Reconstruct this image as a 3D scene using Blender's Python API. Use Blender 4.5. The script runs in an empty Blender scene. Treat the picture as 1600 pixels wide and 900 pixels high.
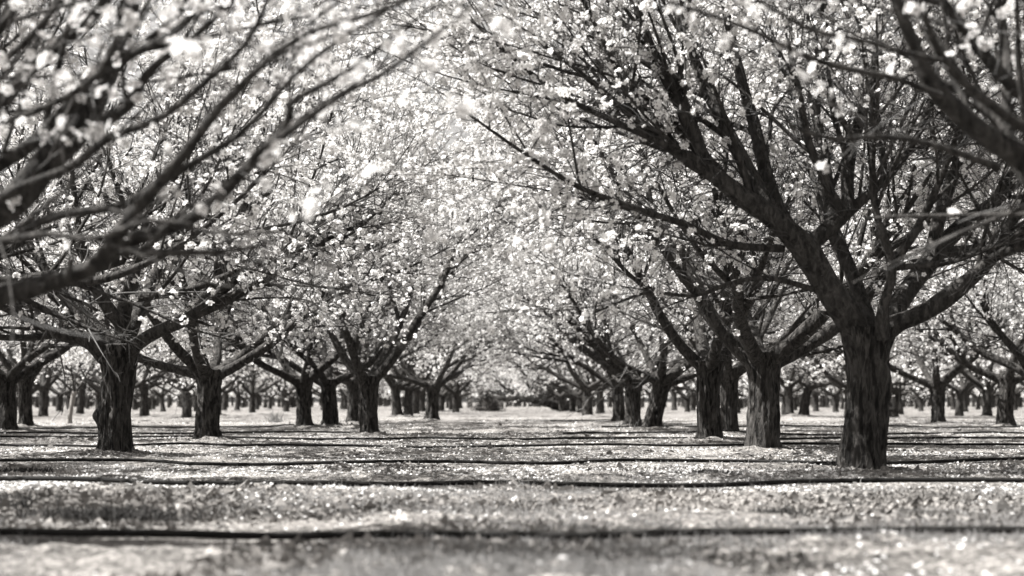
import bpy, math, random
import numpy as np
from mathutils import Vector

R = math.radians
SC = bpy.context.scene
COL = SC.collection

# ------------------------------------------------------------------ camera, sky, sun, exposure
FPX = 2400.0          # focal length in pixels of a 1600 px wide frame
CAMZ = 0.5
HOR = 628.0           # horizon row
cam_d = bpy.data.cameras.new('camera')
cam = bpy.data.objects.new('camera', cam_d)
COL.objects.link(cam)
cam.location = (0, 0, CAMZ)
cam.rotation_euler = (R(90), 0, 0)
cam_d.sensor_width = 36
cam_d.lens = 36 * FPX / 1600
cam_d.shift_y = (HOR - 450) / 1600
cam_d.clip_start = 0.05
cam_d.clip_end = 3000
cam_d.dof.use_dof = True
cam_d.dof.focus_distance = 14.5
cam_d.dof.aperture_fstop = 2.0
SC.camera = cam

SUN_EL, SUN_AZ = R(54), R(-93)      # azimuth from +Y towards +X: the sun stands beyond the trees on the left
w = bpy.data.worlds.new('World'); SC.world = w; w.use_nodes = True
nt = w.node_tree; nt.nodes.clear()
sky = nt.nodes.new('ShaderNodeTexSky'); sky.sky_type = 'NISHITA'; sky.sun_disc = False
sky.sun_elevation = SUN_EL; sky.sun_rotation = SUN_AZ
sky.air_density = 1.3; sky.dust_density = 3.0
bw = nt.nodes.new('ShaderNodeHueSaturation'); bw.inputs['Saturation'].default_value = 0.03
tint = nt.nodes.new('ShaderNodeMix'); tint.data_type = 'RGBA'; tint.blend_type = 'MULTIPLY'
tint.inputs[0].default_value = 1.0; tint.inputs[7].default_value = (1.0, 0.965, 0.93, 1)
bg = nt.nodes.new('ShaderNodeBackground'); bg.inputs[1].default_value = 0.05
wo = nt.nodes.new('ShaderNodeOutputWorld')
nt.links.new(sky.outputs[0], bw.inputs['Color']); nt.links.new(bw.outputs[0], tint.inputs[6])
nt.links.new(tint.outputs[2], bg.inputs[0]); nt.links.new(bg.outputs[0], wo.inputs[0])

sd = bpy.data.lights.new('sun', 'SUN'); sd.energy = 5.0; sd.angle = R(0.5); sd.color = (1.0, 0.985, 0.96)
so = bpy.data.objects.new('sun', sd); COL.objects.link(so)
sv = Vector((math.sin(SUN_AZ) * math.cos(SUN_EL), math.cos(SUN_AZ) * math.cos(SUN_EL), math.sin(SUN_EL)))
so.rotation_euler = sv.to_track_quat('Z', 'Y').to_euler()
so.location = (-20, 20, 30)

SC.view_settings.view_transform = 'Standard'; SC.view_settings.look = 'None'
SC.view_settings.exposure = 1.75; SC.view_settings.gamma = 1.0
SC.view_settings.use_curve_mapping = False
SC.render.engine = 'CYCLES'
cy = SC.cycles
cy.max_bounces = 4; cy.diffuse_bounces = 1; cy.glossy_bounces = 1; cy.transmission_bounces = 3
cy.transparent_max_bounces = 4; cy.caustics_reflective = False; cy.caustics_refractive = False
cy.sample_clamp_indirect = 4.0
cy.use_denoising = True
cy.denoiser = 'OPENIMAGEDENOISE'
cy.denoising_input_passes = 'RGB_ALBEDO_NORMAL'

# ------------------------------------------------------------------ small helpers
RNG = np.random.default_rng(7)

def vnoise(x, y, seed=0):
    """value noise, vectorised, -1..1"""
    x = np.asarray(x, float); y = np.asarray(y, float)
    xi = np.floor(x).astype(np.int64); yi = np.floor(y).astype(np.int64)
    xf = x - xi; yf = y - yi
    xf = xf * xf * (3 - 2 * xf); yf = yf * yf * (3 - 2 * yf)
    def h(a, b):
        n = (a * 374761393 + b * 668265263 + seed * 974634777) & 0xffffffff
        n = ((n ^ (n >> 13)) * 1274126177) & 0xffffffff
        n = n ^ (n >> 16)
        return (n & 0xffff) / 32767.5 - 1.0
    a = h(xi, yi); b = h(xi + 1, yi); c = h(xi, yi + 1); d = h(xi + 1, yi + 1)
    return (a * (1 - xf) + b * xf) * (1 - yf) + (c * (1 - xf) + d * xf) * yf

def P(px, py, Y):
    return np.array(((px - 800.0) / FPX * Y, Y, CAMZ + (HOR - py) / FPX * Y))

def mesh_np(name, verts, loops, starts, mats, midx=None, smooth=True):
    me = bpy.data.meshes.new(name)
    verts = np.ascontiguousarray(verts, np.float32)
    me.vertices.add(len(verts)); me.vertices.foreach_set('co', verts.ravel())
    me.loops.add(len(loops)); me.loops.foreach_set('vertex_index', np.ascontiguousarray(loops, np.int32))
    me.polygons.add(len(starts)); me.polygons.foreach_set('loop_start', np.ascontiguousarray(starts, np.int32))
    for m in mats: me.materials.append(m)
    if midx is not None:
        me.polygons.foreach_set('material_index', np.ascontiguousarray(midx, np.int32))
    me.polygons.foreach_set('use_smooth', np.full(len(starts), smooth, bool))
    me.update(calc_edges=True)
    return me

class Geo:
    """collects quads/ngons into one mesh"""
    def __init__(s): s.v = []; s.l = []; s.s = []; s.m = []; s.nv = 0; s.nl = 0
    def add(s, verts, faces_flat, counts, mat=0):
        s.v.append(np.asarray(verts, float).reshape(-1, 3))
        s.l.append(np.asarray(faces_flat, np.int64).ravel() + s.nv)
        counts = np.asarray(counts, np.int64)
        st = np.concatenate(([0], np.cumsum(counts)[:-1])) + s.nl
        s.s.append(st); s.m.append(np.broadcast_to(np.asarray(mat), st.shape))
        s.nv += len(s.v[-1]); s.nl += int(counts.sum())
    def mesh(s, name, mats, smooth=True):
        return mesh_np(name, np.concatenate(s.v), np.concatenate(s.l), np.concatenate(s.s), mats, np.concatenate(s.m), smooth)

def frames(T):
    """orthonormal frames along tubes, T (...,3) tangents; one reference per tube"""
    mean = T.mean(axis=-2, keepdims=True)
    ref = np.where(np.abs(mean[..., 2:3]) < 0.8, np.array((0, 0, 1.0)), np.array((1.0, 0.1, 0)))
    U = np.cross(T, ref); U /= np.linalg.norm(U, axis=-1, keepdims=True) + 1e-9
    V = np.cross(T, U)
    return U, V

def tubes(geo, pts, rad, sides, mat=0, rough=0.0, seed=0):
    """pts (M,n,3), rad (M,n)"""
    pts = np.asarray(pts, float); rad = np.asarray(rad, float)
    if pts.ndim == 2: pts = pts[None]; rad = rad[None]
    M, n, _ = pts.shape
    T = np.gradient(pts, axis=1); T /= np.linalg.norm(T, axis=-1, keepdims=True) + 1e-9
    U, V = frames(T)
    a = np.arange(sides) / sides * 2 * np.pi
    ca = np.cos(a); sa = np.sin(a)
    rr = rad[:, :, None] * np.ones(sides)
    if rough > 0:
        s = np.arange(n)[None, :, None] * 0.55 + np.arange(M)[:, None, None] * 37.1
        rr = rr * (1 + rough * vnoise(s * np.ones(sides), (a * 1.6 + 5)[None, None, :] * np.ones((M, n, 1)), seed))
    v = pts[:, :, None, :] + rr[..., None] * (ca[:, None] * U[:, :, None, :] + sa[:, None] * V[:, :, None, :])
    idx = np.arange(M * n * sides).reshape(M, n, sides)
    i0 = idx[:, :-1]; i1 = idx[:, 1:]
    q = np.stack((i0, np.roll(i0, -1, axis=2), np.roll(i1, -1, axis=2), i1), axis=-1).reshape(-1, 4)
    geo.add(v, q, np.full(len(q), 4), mat)
    # end caps
    if sides > 4:
        caps = idx[:, -1, :].reshape(-1, sides); geo.add(np.zeros((0, 3)), caps - geo.nv + 0 if False else caps + (geo.nv - M * n * sides) - geo.nv, np.full(len(caps), sides), mat)

def tag(o, label=None, cat=None, group=None, kind=None):
    if label: o['label'] = label
    if cat: o['category'] = cat
    if group: o['group'] = group
    if kind: o['kind'] = kind
    return o

def link(name, me, parent=None):
    o = bpy.data.objects.new(name, me); COL.objects.link(o)
    if parent is not None: o.parent = parent
    return o

# ------------------------------------------------------------------ materials
def mat_new(name):
    m = bpy.data.materials.new(name); m.use_nodes = True
    t = m.node_tree; b = t.nodes['Principled BSDF']
    return m, t, b

def ramp(t, src, stops):
    r = t.nodes.new('ShaderNodeValToRGB'); e = r.color_ramp.elements
    while len(e) > 1: e.remove(e[-1])
    e[0].position = stops[0][0]; e[0].color = (*stops[0][1], 1)
    for p, c in stops[1:]:
        k = e.new(p); k.color = (*c, 1)
    t.links.new(src, r.inputs[0]); return r.outputs[0]

def gray(v, warm=0.06):
    return (v * (1 + warm), v, v * (1 - warm))

def bark(name, dark, lite, zs, bump, scale=14.0, crack=0.7, dist=0.5):
    m, t, b = mat_new(name)
    tc = t.nodes.new('ShaderNodeTexCoord'); mp = t.nodes.new('ShaderNodeMapping')
    mp.inputs['Scale'].default_value = (1, 1, zs)
    t.links.new(tc.outputs['Object'], mp.inputs[0])
    n1 = t.nodes.new('ShaderNodeTexNoise'); n1.inputs['Scale'].default_value = scale; n1.inputs['Detail'].default_value = 6; n1.inputs['Roughness'].default_value = 0.65
    n1.inputs['Distortion'].default_value = 0.6
    t.links.new(mp.outputs[0], n1.inputs[0])
    v = t.nodes.new('ShaderNodeTexNoise'); v.inputs['Scale'].default_value = scale * 0.9; v.inputs['Detail'].default_value = 3; v.inputs['Distortion'].default_value = dist
    mp2 = t.nodes.new('ShaderNodeMapping'); mp2.inputs['Scale'].default_value = (1, 1, zs * .6); mp2.inputs['Location'].default_value = (3, 1, 7)
    t.links.new(tc.outputs['Object'], mp2.inputs[0]); t.links.new(mp2.outputs[0], v.inputs[0])
    vr = ramp(t, v.outputs['Fac'], [(0.40, (0.15,) * 3), (0.5, (1, 1, 1)), (0.6, (.6,) * 3)])
    c = ramp(t, n1.outputs['Fac'], [(0.3, gray(dark)), (0.52, gray((dark + lite) / 2)), (0.72, gray(lite))])
    mx = t.nodes.new('ShaderNodeMix'); mx.data_type = 'RGBA'; mx.blend_type = 'MULTIPLY'; mx.inputs[0].default_value = crack
    t.links.new(c, mx.inputs[6]); t.links.new(vr, mx.inputs[7])
    t.links.new(mx.outputs[2], b.inputs['Base Color'])
    ad = t.nodes.new('ShaderNodeMath'); ad.operation = 'MULTIPLY_ADD'; ad.inputs[1].default_value = 0.5
    t.links.new(vr, ad.inputs[0]); t.links.new(n1.outputs['Fac'], ad.inputs[2])
    bp = t.nodes.new('ShaderNodeBump'); bp.inputs['Strength'].default_value = bump; bp.inputs['Distance'].default_value = 0.03
    t.links.new(ad.outputs[0], bp.inputs['Height']); t.links.new(bp.outputs[0], b.inputs['Normal'])
    b.inputs['Roughness'].default_value = 0.8
    b.inputs['Specular IOR Level'].default_value = 0.12
    return m

M_TRUNK = bark('trunk_bark', 0.012, 0.115, 0.3, 1.0, 26, .9, .35)
M_LIMB = bark('limb_bark', 0.015, 0.095, 0.55, 0.9, 24, .6, .3)
M_YOUNG = bark('young_bark', 0.18, 0.36, 0.3, 0.4, 16)
M_TWIG, _t, _b = mat_new('twig_bark')
_oi = _t.nodes.new('ShaderNodeTexNoise'); _oi.inputs['Scale'].default_value = 3
_t.links.new(ramp(_t, _oi.outputs['Fac'], [(0.35, gray(0.012)), (0.68, gray(0.085))]), _b.inputs['Base Color'])
_b.inputs['Roughness'].default_value = 0.6

def petal_mat(name, col, trans):
    m = bpy.data.materials.new(name); m.use_nodes = True; t = m.node_tree; t.nodes.clear()
    out = t.nodes.new('ShaderNodeOutputMaterial'); d = t.nodes.new('ShaderNodeBsdfDiffuse'); s = t.nodes.new('ShaderNodeBsdfTranslucent')
    mx = t.nodes.new('ShaderNodeMixShader'); mx.inputs[0].default_value = trans
    geo = t.nodes.new('ShaderNodeNewGeometry')
    n = t.nodes.new('ShaderNodeTexNoise'); n.inputs['Scale'].default_value = 40
    c = ramp(t, n.outputs['Fac'], [(0.3, gray(col * 0.86, 0.02)), (0.6, gray(col, 0.015))])
    t.links.new(c, d.inputs[0]); t.links.new(c, s.inputs[0])
    t.links.new(d.outputs[0], mx.inputs[1]); t.links.new(s.outputs[0], mx.inputs[2]); t.links.new(mx.outputs[0], out.inputs[0])
    return m
M_PETAL = petal_mat('petal', 0.88, 0.35)
M_STAMEN, _t, _b = mat_new('stamen'); _b.inputs['Base Color'].default_value = (*gray(0.16), 1); _b.inputs['Roughness'].default_value = 0.8
M_DRY = petal_mat('dry_grass', 0.28, 0.3)
M_FALLEN = petal_mat('fallen_petal', 0.62, 0.2)
M_LITTER, _t, _b = mat_new('leaf_litter')
_n = _t.nodes.new('ShaderNodeTexNoise'); _n.inputs['Scale'].default_value = 9
_t.links.new(ramp(_t, _n.outputs['Fac'], [(0.35, gray(0.06)), (0.65, gray(0.24))]), _b.inputs['Base Color']); _b.inputs['Roughness'].default_value = 0.9
M_BUSH, _t, _b = mat_new('bush_leaf'); _b.inputs['Base Color'].default_value = (*gray(0.16), 1); _b.inputs['Roughness'].default_value = 0.8
M_HOSE, _t, _b = mat_new('black_hose')
_n = _t.nodes.new('ShaderNodeTexNoise'); _n.inputs['Scale'].default_value = 6
_t.links.new(ramp(_t, _n.outputs['Fac'], [(0.4, gray(0.006)), (0.7, gray(0.02))]), _b.inputs['Base Color']); _b.inputs['Roughness'].default_value = 0.85; _b.inputs['Specular IOR Level'].default_value = 0.15

def ground_material():
    m, t, b = mat_new('orchard_soil')
    tc = t.nodes.new('ShaderNodeTexCoord')
    def noise(sc, det, rough=0.6, vec=None):
        n = t.nodes.new('ShaderNodeTexNoise'); n.inputs['Scale'].default_value = sc; n.inputs['Detail'].default_value = det; n.inputs['Roughness'].default_value = rough
        t.links.new(vec or tc.outputs['Object'], n.inputs[0]); return n.outputs['Fac']
    big = noise(0.55, 5); mid = noise(3.2, 6, 0.7); fine = noise(38, 4, 0.75)
    v = t.nodes.new('ShaderNodeTexVoronoi'); v.inputs['Scale'].default_value = 55; t.links.new(tc.outputs['Object'], v.inputs['Vector'])
    # soil with dry grass, then a cover of fallen petals
    soil = ramp(t, fine, [(0.38, gray(0.04)), (0.5, gray(0.15)), (0.63, gray(0.38))])
    litter = ramp(t, mid, [(0.40, (0.3,) * 3), (0.52, (1, 1, 1))])
    mx = t.nodes.new('ShaderNodeMix'); mx.data_type = 'RGBA'; mx.blend_type = 'MULTIPLY'; mx.inputs[0].default_value = 0.75
    t.links.new(soil, mx.inputs[6]); t.links.new(litter, mx.inputs[7])
    pet = ramp(t, v.outputs['Distance'], [(0.28, (1, 1, 1)), (0.42, (0, 0, 0))])
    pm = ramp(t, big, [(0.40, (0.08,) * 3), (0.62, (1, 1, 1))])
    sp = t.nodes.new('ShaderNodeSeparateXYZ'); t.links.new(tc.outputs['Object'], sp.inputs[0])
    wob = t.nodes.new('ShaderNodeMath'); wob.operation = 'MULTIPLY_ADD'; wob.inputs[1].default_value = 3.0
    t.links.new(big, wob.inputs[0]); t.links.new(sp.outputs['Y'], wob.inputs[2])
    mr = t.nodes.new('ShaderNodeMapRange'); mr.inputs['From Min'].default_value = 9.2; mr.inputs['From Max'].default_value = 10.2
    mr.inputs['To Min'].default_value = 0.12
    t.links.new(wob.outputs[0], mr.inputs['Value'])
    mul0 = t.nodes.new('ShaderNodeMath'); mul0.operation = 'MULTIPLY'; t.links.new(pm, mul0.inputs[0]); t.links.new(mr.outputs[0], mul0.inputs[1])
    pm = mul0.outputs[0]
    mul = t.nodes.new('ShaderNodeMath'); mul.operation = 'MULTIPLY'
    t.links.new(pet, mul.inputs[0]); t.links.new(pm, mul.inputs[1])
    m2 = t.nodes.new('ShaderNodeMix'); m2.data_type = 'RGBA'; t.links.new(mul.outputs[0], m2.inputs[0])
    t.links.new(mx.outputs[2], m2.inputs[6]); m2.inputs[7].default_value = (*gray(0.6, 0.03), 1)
    # noise blotches that darken soil and petal cover alike
    dn = noise(1.5, 4, 0.6); blot = ramp(t, dn, [(0.40, (.42,) * 3), (0.54, (1, 1, 1))])
    m3 = t.nodes.new('ShaderNodeMix'); m3.data_type = 'RGBA'; m3.blend_type = 'MULTIPLY'; m3.inputs[0].default_value = .35
    t.links.new(m2.outputs[2], m3.inputs[6]); t.links.new(blot, m3.inputs[7])
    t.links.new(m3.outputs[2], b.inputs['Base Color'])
    ad = t.nodes.new('ShaderNodeMath'); ad.operation = 'MULTIPLY_ADD'; ad.inputs[1].default_value = 2.0
    t.links.new(mid, ad.inputs[0]); t.links.new(fine, ad.inputs[2])
    bp = t.nodes.new('ShaderNodeBump'); bp.inputs['Strength'].default_value = 0.6; bp.inputs['Distance'].default_value = 0.03
    t.links.new(ad.outputs[0], bp.inputs['Height']); t.links.new(bp.outputs[0], b.inputs['Normal'])
    b.inputs['Roughness'].default_value = 0.95; b.inputs['Specular IOR Level'].default_value = 0.1
    return m
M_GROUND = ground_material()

# ------------------------------------------------------------------ where the trees stand
MOUND = 0.035
def base_at(px, py):
    Y = FPX * (CAMZ - MOUND) / (py - HOR)
    return ((px - 800.0) / FPX * Y, Y)

# px, py of the foot, trunk width in px, fork row, kind, label
SPEC = [
 (1193, 700, 58, 552, 'thick dark almond trunk just left of the big right foreground tree'),
 (1108, 688, 38, 578, 'almond tree with pale-edged trunk, just left of the second thick trunk on the right'),
 (1140, 676, 24, 585, 'slim almond trunk squeezed between two thicker trunks on the right'),
 (1020, 668, 28, 592, 'almond tree whose trunk leans right, nearest the aisle on the right'),
 (989, 663, 30, 600, 'stout almond trunk in the middle of the cluster right of the aisle'),
 (967, 658, 18, 603, 'narrow almond trunk at the left end of the right cluster of three'),
 (918, 650, 24, 606, 'short wide almond trunk right of the fallen branch'),
 (938, 646, 13, 608, 'thin almond trunk touching the right side of a short wide trunk'),
 (895, 643, 11, 610, 'small far almond trunk at right edge of the aisle, behind the fallen branch'),
 (325, 685, 38, 588, 'second almond tree left of the aisle with low bent limb on its left'),
 (475, 666, 27, 602, 'almond trunk with flared foot and limb bending left, third on the left'),
 (516, 665, 24, 604, 'almond trunk with curved fork, standing right of the flared trunk on the left'),
 (552, 660, 20, 606, 'almond trunk half hidden behind the scaly trunk on the left'),
 (577, 676, 31, 588, 'almond tree with scaly round trunk, nearest the aisle on the left'),
 (675, 656, 22, 605, 'almond tree alone at left aisle edge with spreading fork'),
 (620, 650, 15, 608, 'left one of a pair of far slim almond trunks left of the aisle'),
 (638, 650, 13, 608, 'right one of a pair of far slim almond trunks left of the aisle'),
 (712, 645, 12, 612, 'small far almond tree at the left edge of the aisle, beside the round bush'),
 (10, 672, 38, 592, 'broad almond trunk cut by the left edge of the photo'),
 (40, 665, 20, 596, 'almond trunk directly right of the trunk at left photo edge'),
 (68, 650, 14, 605, 'narrow far almond trunk behind the far left pair'),
 (226, 650, 14, 598, 'far almond trunk with a branch reaching right, behind first left tree'),
 (1466, 660, 26, 598, 'almond tree with forked trunk, right of the big foreground trunk'),
 (1571, 665, 28, 594, 'almond tree near the right edge of the photo with stout trunk'),
 (1542, 650, 16, 604, 'smaller almond trunk left of the stout trunk at right edge'),
 (1395, 651, 20, 604, 'far almond trunk showing directly right of the big foreground trunk'),
 (1256, 650, 15, 604, 'far almond trunk leaning right between two big right trunks'),
 (1233, 650, 12, 604, 'far upright almond trunk right of the second thick trunk'),
]
GR = 'almond trees of the orchard'
R1 = base_at(1350, 733); L1 = base_at(178, 708)
NL = (-2.75, 5.6); NR = (3.0, 5.9)
trees_xy = [R1, L1, NL, NR] + [base_at(s[0], s[1]) for s in SPEC]
EXTRA = [(-4.7, 10.3), (9.2, 20.5), (8.9, 26.0), (-10.2, 16.8), (-10.4, 21.9)]
trees_xy += EXTRA
rr = random.Random(11)
LATT = []
for side, x0 in ((-1, -3.9), (1, 2.9)):
    for k in range(0, 9):
        X = x0 + side * 6.5 * k
        y = 44.0 if k else 62.0
        if k == 1: y = 40.0
        while y < 118:
            xx = X + rr.uniform(-.6, .6); yy = y + rr.uniform(-.9, .9)
            if rr.random() < .1: y += 5.4; continue
            if abs(xx) < yy / 3 + 3.5 and min((xx - a) ** 2 + (yy - b) ** 2 for a, b in trees_xy) > 6:
                LATT.append((xx, yy))
            y += 5.4
MXY = np.array(trees_xy + LATT)

def H(x, y, fine=True):
    x = np.asarray(x, float); y = np.asarray(y, float)
    h = 0.022 * vnoise(x * 0.35, y * 0.35, 3) + 0.014 * vnoise(x * 1.1, y * 1.3, 4)
    h = h + 0.03 * np.exp(-((y - 7.6 - 0.4 * vnoise(x * .6, x * 0, 9)) / 0.55) ** 2)      # low berm in front
    if fine:
        h0 = h
        cl = np.clip(vnoise(x * 2.3, y * 2.3, 5) + 0.15, 0, 1)
        h = h + 0.032 * cl * (0.5 + vnoise(x * 7, y * 7, 6)) + 0.009 * vnoise(x * 15, y * 15, 8)
        h = h0 + (h - h0) * hose_lane(x, y)
    return h

def mounds(x, y, n=60):
    x = np.asarray(x, float); y = np.asarray(y, float); h = np.zeros_like(x)
    for a, b in MXY[:n]:
        d2 = ((x - a) ** 2 + (y - b) ** 2)
        h = h + (MOUND + 0.03 * vnoise(x * 5, y * 5, 12)) * np.exp(-d2 / 0.35) + 0.035 * np.clip(.6 + vnoise(x * 9, y * 9, 13), 0, 1.3) * np.exp(-d2 / 0.075)
    return h
def Z(x, y): return float(H(x, y) + mounds(x, y))

def ground_pt(px, py, lift=0.0):
    Y = FPX * CAMZ / (py - HOR)
    for _ in range(6):
        X = (px - 800) / FPX * Y
        Y = 0.5 * Y + 0.5 * FPX * (CAMZ - float(H(X, Y, False))) / (py - HOR)
    X = (px - 800) / FPX * Y
    return X, Y

def resample(pts, rad, n):
    pts = np.asarray(pts, float); rad = np.asarray(rad, float)
    s = np.concatenate(([0], np.cumsum(np.linalg.norm(np.diff(pts, axis=0), axis=1))))
    # Catmull-Rom through the points
    t = np.linspace(0, s[-1], n)
    out = np.empty((n, 3))
    P0 = np.vstack((2 * pts[0] - pts[1], pts, 2 * pts[-1] - pts[-2]))
    k = np.clip(np.searchsorted(s, t, 'right') - 1, 0, len(pts) - 2)
    u = ((t - s[k]) / (s[k + 1] - s[k] + 1e-9))[:, None]
    a, b, c, d = P0[k], P0[k + 1], P0[k + 2], P0[k + 3]
    out = 0.5 * ((2 * b) + (-a + c) * u + (2 * a - 5 * b + 4 * c - d) * u ** 2 + (-a + 3 * b - 3 * c + d) * u ** 3)
    return out, np.interp(t, s, rad)

# ------------------------------------------------------------------ irrigation hoses
HOSES = [
 ([(-100, 839), (0, 837), (200, 838), (400, 841), (560, 837), (800, 839), (1000, 837), (1200, 833), (1400, 830), (1600, 830), (1700, 831)], 'closest thick black irrigation hose across the blurred foreground'),
 ([(-60, 750), (0, 751), (150, 754), (300, 759), (500, 760), (700, 759), (900, 762), (1100, 762), (1200, 758), (1300, 755), (1600, 756), (1680, 756)], 'black irrigation hose in front of the big right trunk, second from the front'),
 ([(-60, 721), (0, 722), (150, 722), (250, 725), (350, 729), (500, 727), (700, 725), (800, 728), (900, 727), (1000, 722), (1150, 723), (1280, 726), (1420, 725), (1500, 722), (1600, 719), (1680, 718)], 'wavy black irrigation hose, third from the front, passing behind the big right trunk'),
 ([(-60, 697), (0, 697), (150, 699), (300, 696), (400, 698), (600, 700), (800, 699), (1000, 698), (1160, 698), (1260, 696), (1400, 696), (1600, 697), (1660, 697)], 'black irrigation hose running past the foot of the first left tree'),
 ([(-40, 684), (200, 684), (400, 686), (600, 688), (800, 688), (1000, 686), (1200, 688), (1400, 686), (1640, 685)], 'black irrigation hose just in front of the scaly left trunk, fifth from the front'),
 ([(-40, 677), (300, 678), (500, 677), (560, 677)], 'sixth black irrigation hose from the front, ending at the scaly left trunk'),
 ([(880, 679), (1000, 677), (1200, 679), (1640, 678)], 'black irrigation hose behind the spiky weed, right half of the aisle'),
 ([(-40, 668), (300, 669), (460, 668)], 'thin black irrigation hose at the feet of the left trunks'),
 ([(940, 668), (1200, 667), (1640, 668)], 'thin black irrigation hose starting behind the right trunk cluster'),
 ([(860, 658), (960, 656), (1010, 656)], 'short far stretch of hose left of the right trunk cluster'),
]
HLINE = []
for pl, lab in HOSES:
    base = [(*ground_pt(px, py + (8 if py > 800 else 2.5 if py > 740 else 1)), 0) for px, py in pl]
    pts, _ = resample(base, np.ones(len(base)), 420)
    HLINE.append(pts)
def hose_lane(x, y):
    m = np.ones(np.broadcast(x, y).shape)
    for pts in HLINE:
        o = np.argsort(pts[:, 0]); yy = np.interp(x, pts[o, 0], pts[o, 1], left=1e4, right=1e4)
        m = m * (1 - np.exp(-((y - yy) / .15) ** 2))
    return m

# ------------------------------------------------------------------ ground: one sheet to the horizon
ys = [-300, -100, -40, -15, -6, -2, 0, 1.0, 1.8, 2.5]
y = 2.5
while y < 30: y *= 1.0052; ys.append(y)
while y < 130: y *= 1.009; ys.append(y)
while y < 1500: y *= 1.12; ys.append(y)
ys = np.array(ys)
sx = np.linspace(-.5, .5, 460)
ext = np.array([.55, .65, .85, 1.3, 2.2, 4, 8, 16])
sx = np.concatenate((-ext[::-1], sx, ext))
wd = np.maximum(np.abs(ys), 3.0)
GX = sx[None, :] * wd[:, None]; GY = np.repeat(ys[:, None], len(sx), 1)
GZ = H(GX, GY) + mounds(GX, GY)
idx = np.arange(GX.size).reshape(GX.shape)
q = np.stack((idx[:-1, :-1], idx[:-1, 1:], idx[1:, 1:], idx[1:, :-1]), -1).reshape(-1, 4)
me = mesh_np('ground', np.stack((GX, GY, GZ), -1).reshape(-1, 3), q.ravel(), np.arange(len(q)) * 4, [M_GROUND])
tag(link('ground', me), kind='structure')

# ------------------------------------------------------------------ flowers
def flower_template(hi):
    v = [(0, 0, 0)]; f = []; c = []; m = []
    for k in range(5):
        a = k * 2 * math.pi / 5
        if hi: pr = [(.42, -.42, .10), (.80, -.52, .26), (1.0, -.20, .36), (1.0, .20, .36), (.80, .52, .26), (.42, .42, .10)]
        else: pr = [(.72, -.60, .16), (1.02, -.22, .30), (1.02, .22, .30), (.72, .60, .16)]
        s = len(v)
        for r, da, z in pr: v.append((r * math.cos(a + da), r * math.sin(a + da), z))
        f += [0] + list(range(s, len(v))); c.append(1 + len(pr)); m.append(0)
    s = len(v)
    n = 5 if hi else 4
    for k in range(n):
        a = k * 2 * math.pi / n + .3; v.append((.27 * math.cos(a), .27 * math.sin(a), .16))
    f += list(range(s, s + n)); c.append(n); m.append(1)
    return np.array(v, float), np.array(f), np.array(c), np.array(m)
FT_HI = flower_template(True); FT_MID = flower_template(False)
FT_LO = (np.array([(0, 0, 0), (1, .1, .2), (.35, 1, .3), (-.8, .65, .15), (-.85, -.55, .3), (.3, -1, .2)]),
         np.array([0, 1, 2, 0, 2, 3, 0, 3, 4, 0, 4, 5, 0, 5, 1]), np.full(5, 3), np.zeros(5, int))

def add_flowers(geo, pos, nrm, size, tmpl, rng):
    V, F, C, Mt = tmpl
    N = len(pos)
    if N == 0: return
    nrm = nrm / (np.linalg.norm(nrm, axis=1, keepdims=True) + 1e-9)
    r = rng.normal(size=(N, 3)); U = np.cross(nrm, r); U /= np.linalg.norm(U, axis=1, keepdims=True) + 1e-9
    W = np.cross(nrm, U)
    cup = rng.uniform(0.3, 1.3, (N, 1))
    vv = size[:, None, None] * (V[None, :, 0:1] * U[:, None] + V[None, :, 1:2] * W[:, None] + (V[None, :, 2:3] * cup[:, :, None]) * nrm[:, None]) + pos[:, None]
    Fl = (F[None, :] + (np.arange(N) * len(V))[:, None]).ravel()
    geo.add(vv.reshape(-1, 3), Fl, np.tile(C, N), np.tile(Mt, N))

# ------------------------------------------------------------------ tree skeletons
def unit(v): return v / (np.linalg.norm(v) + 1e-9)

def grow(rng, p, d, L, r0, r1, wander, up, out=None, outw=0.0):
    n = max(4, int(L / 0.16) + 2)
    pts = [np.array(p, float)]; d = unit(np.array(d, float))
    w = rng.normal(size=3) * wander
    for i in range(n - 1):
        w = w * 0.6 + rng.normal(size=3) * wander
        d = d + w + np.array((0, 0, up))
        if out is not None: d = d + out * outw
        d = unit(d); pts.append(pts[-1] + d * L / (n - 1))
    t = np.linspace(0, 1, n)
    return np.array(pts), r0 + (r1 - r0) * t ** 0.9

def side_dir(rng, T, ang, bias=None):
    r = rng.normal(size=3)
    if bias is not None: r = r + bias
    r = r - T * r.dot(T); r = unit(r)
    return unit(T * math.cos(ang) + r * math.sin(ang))

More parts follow.
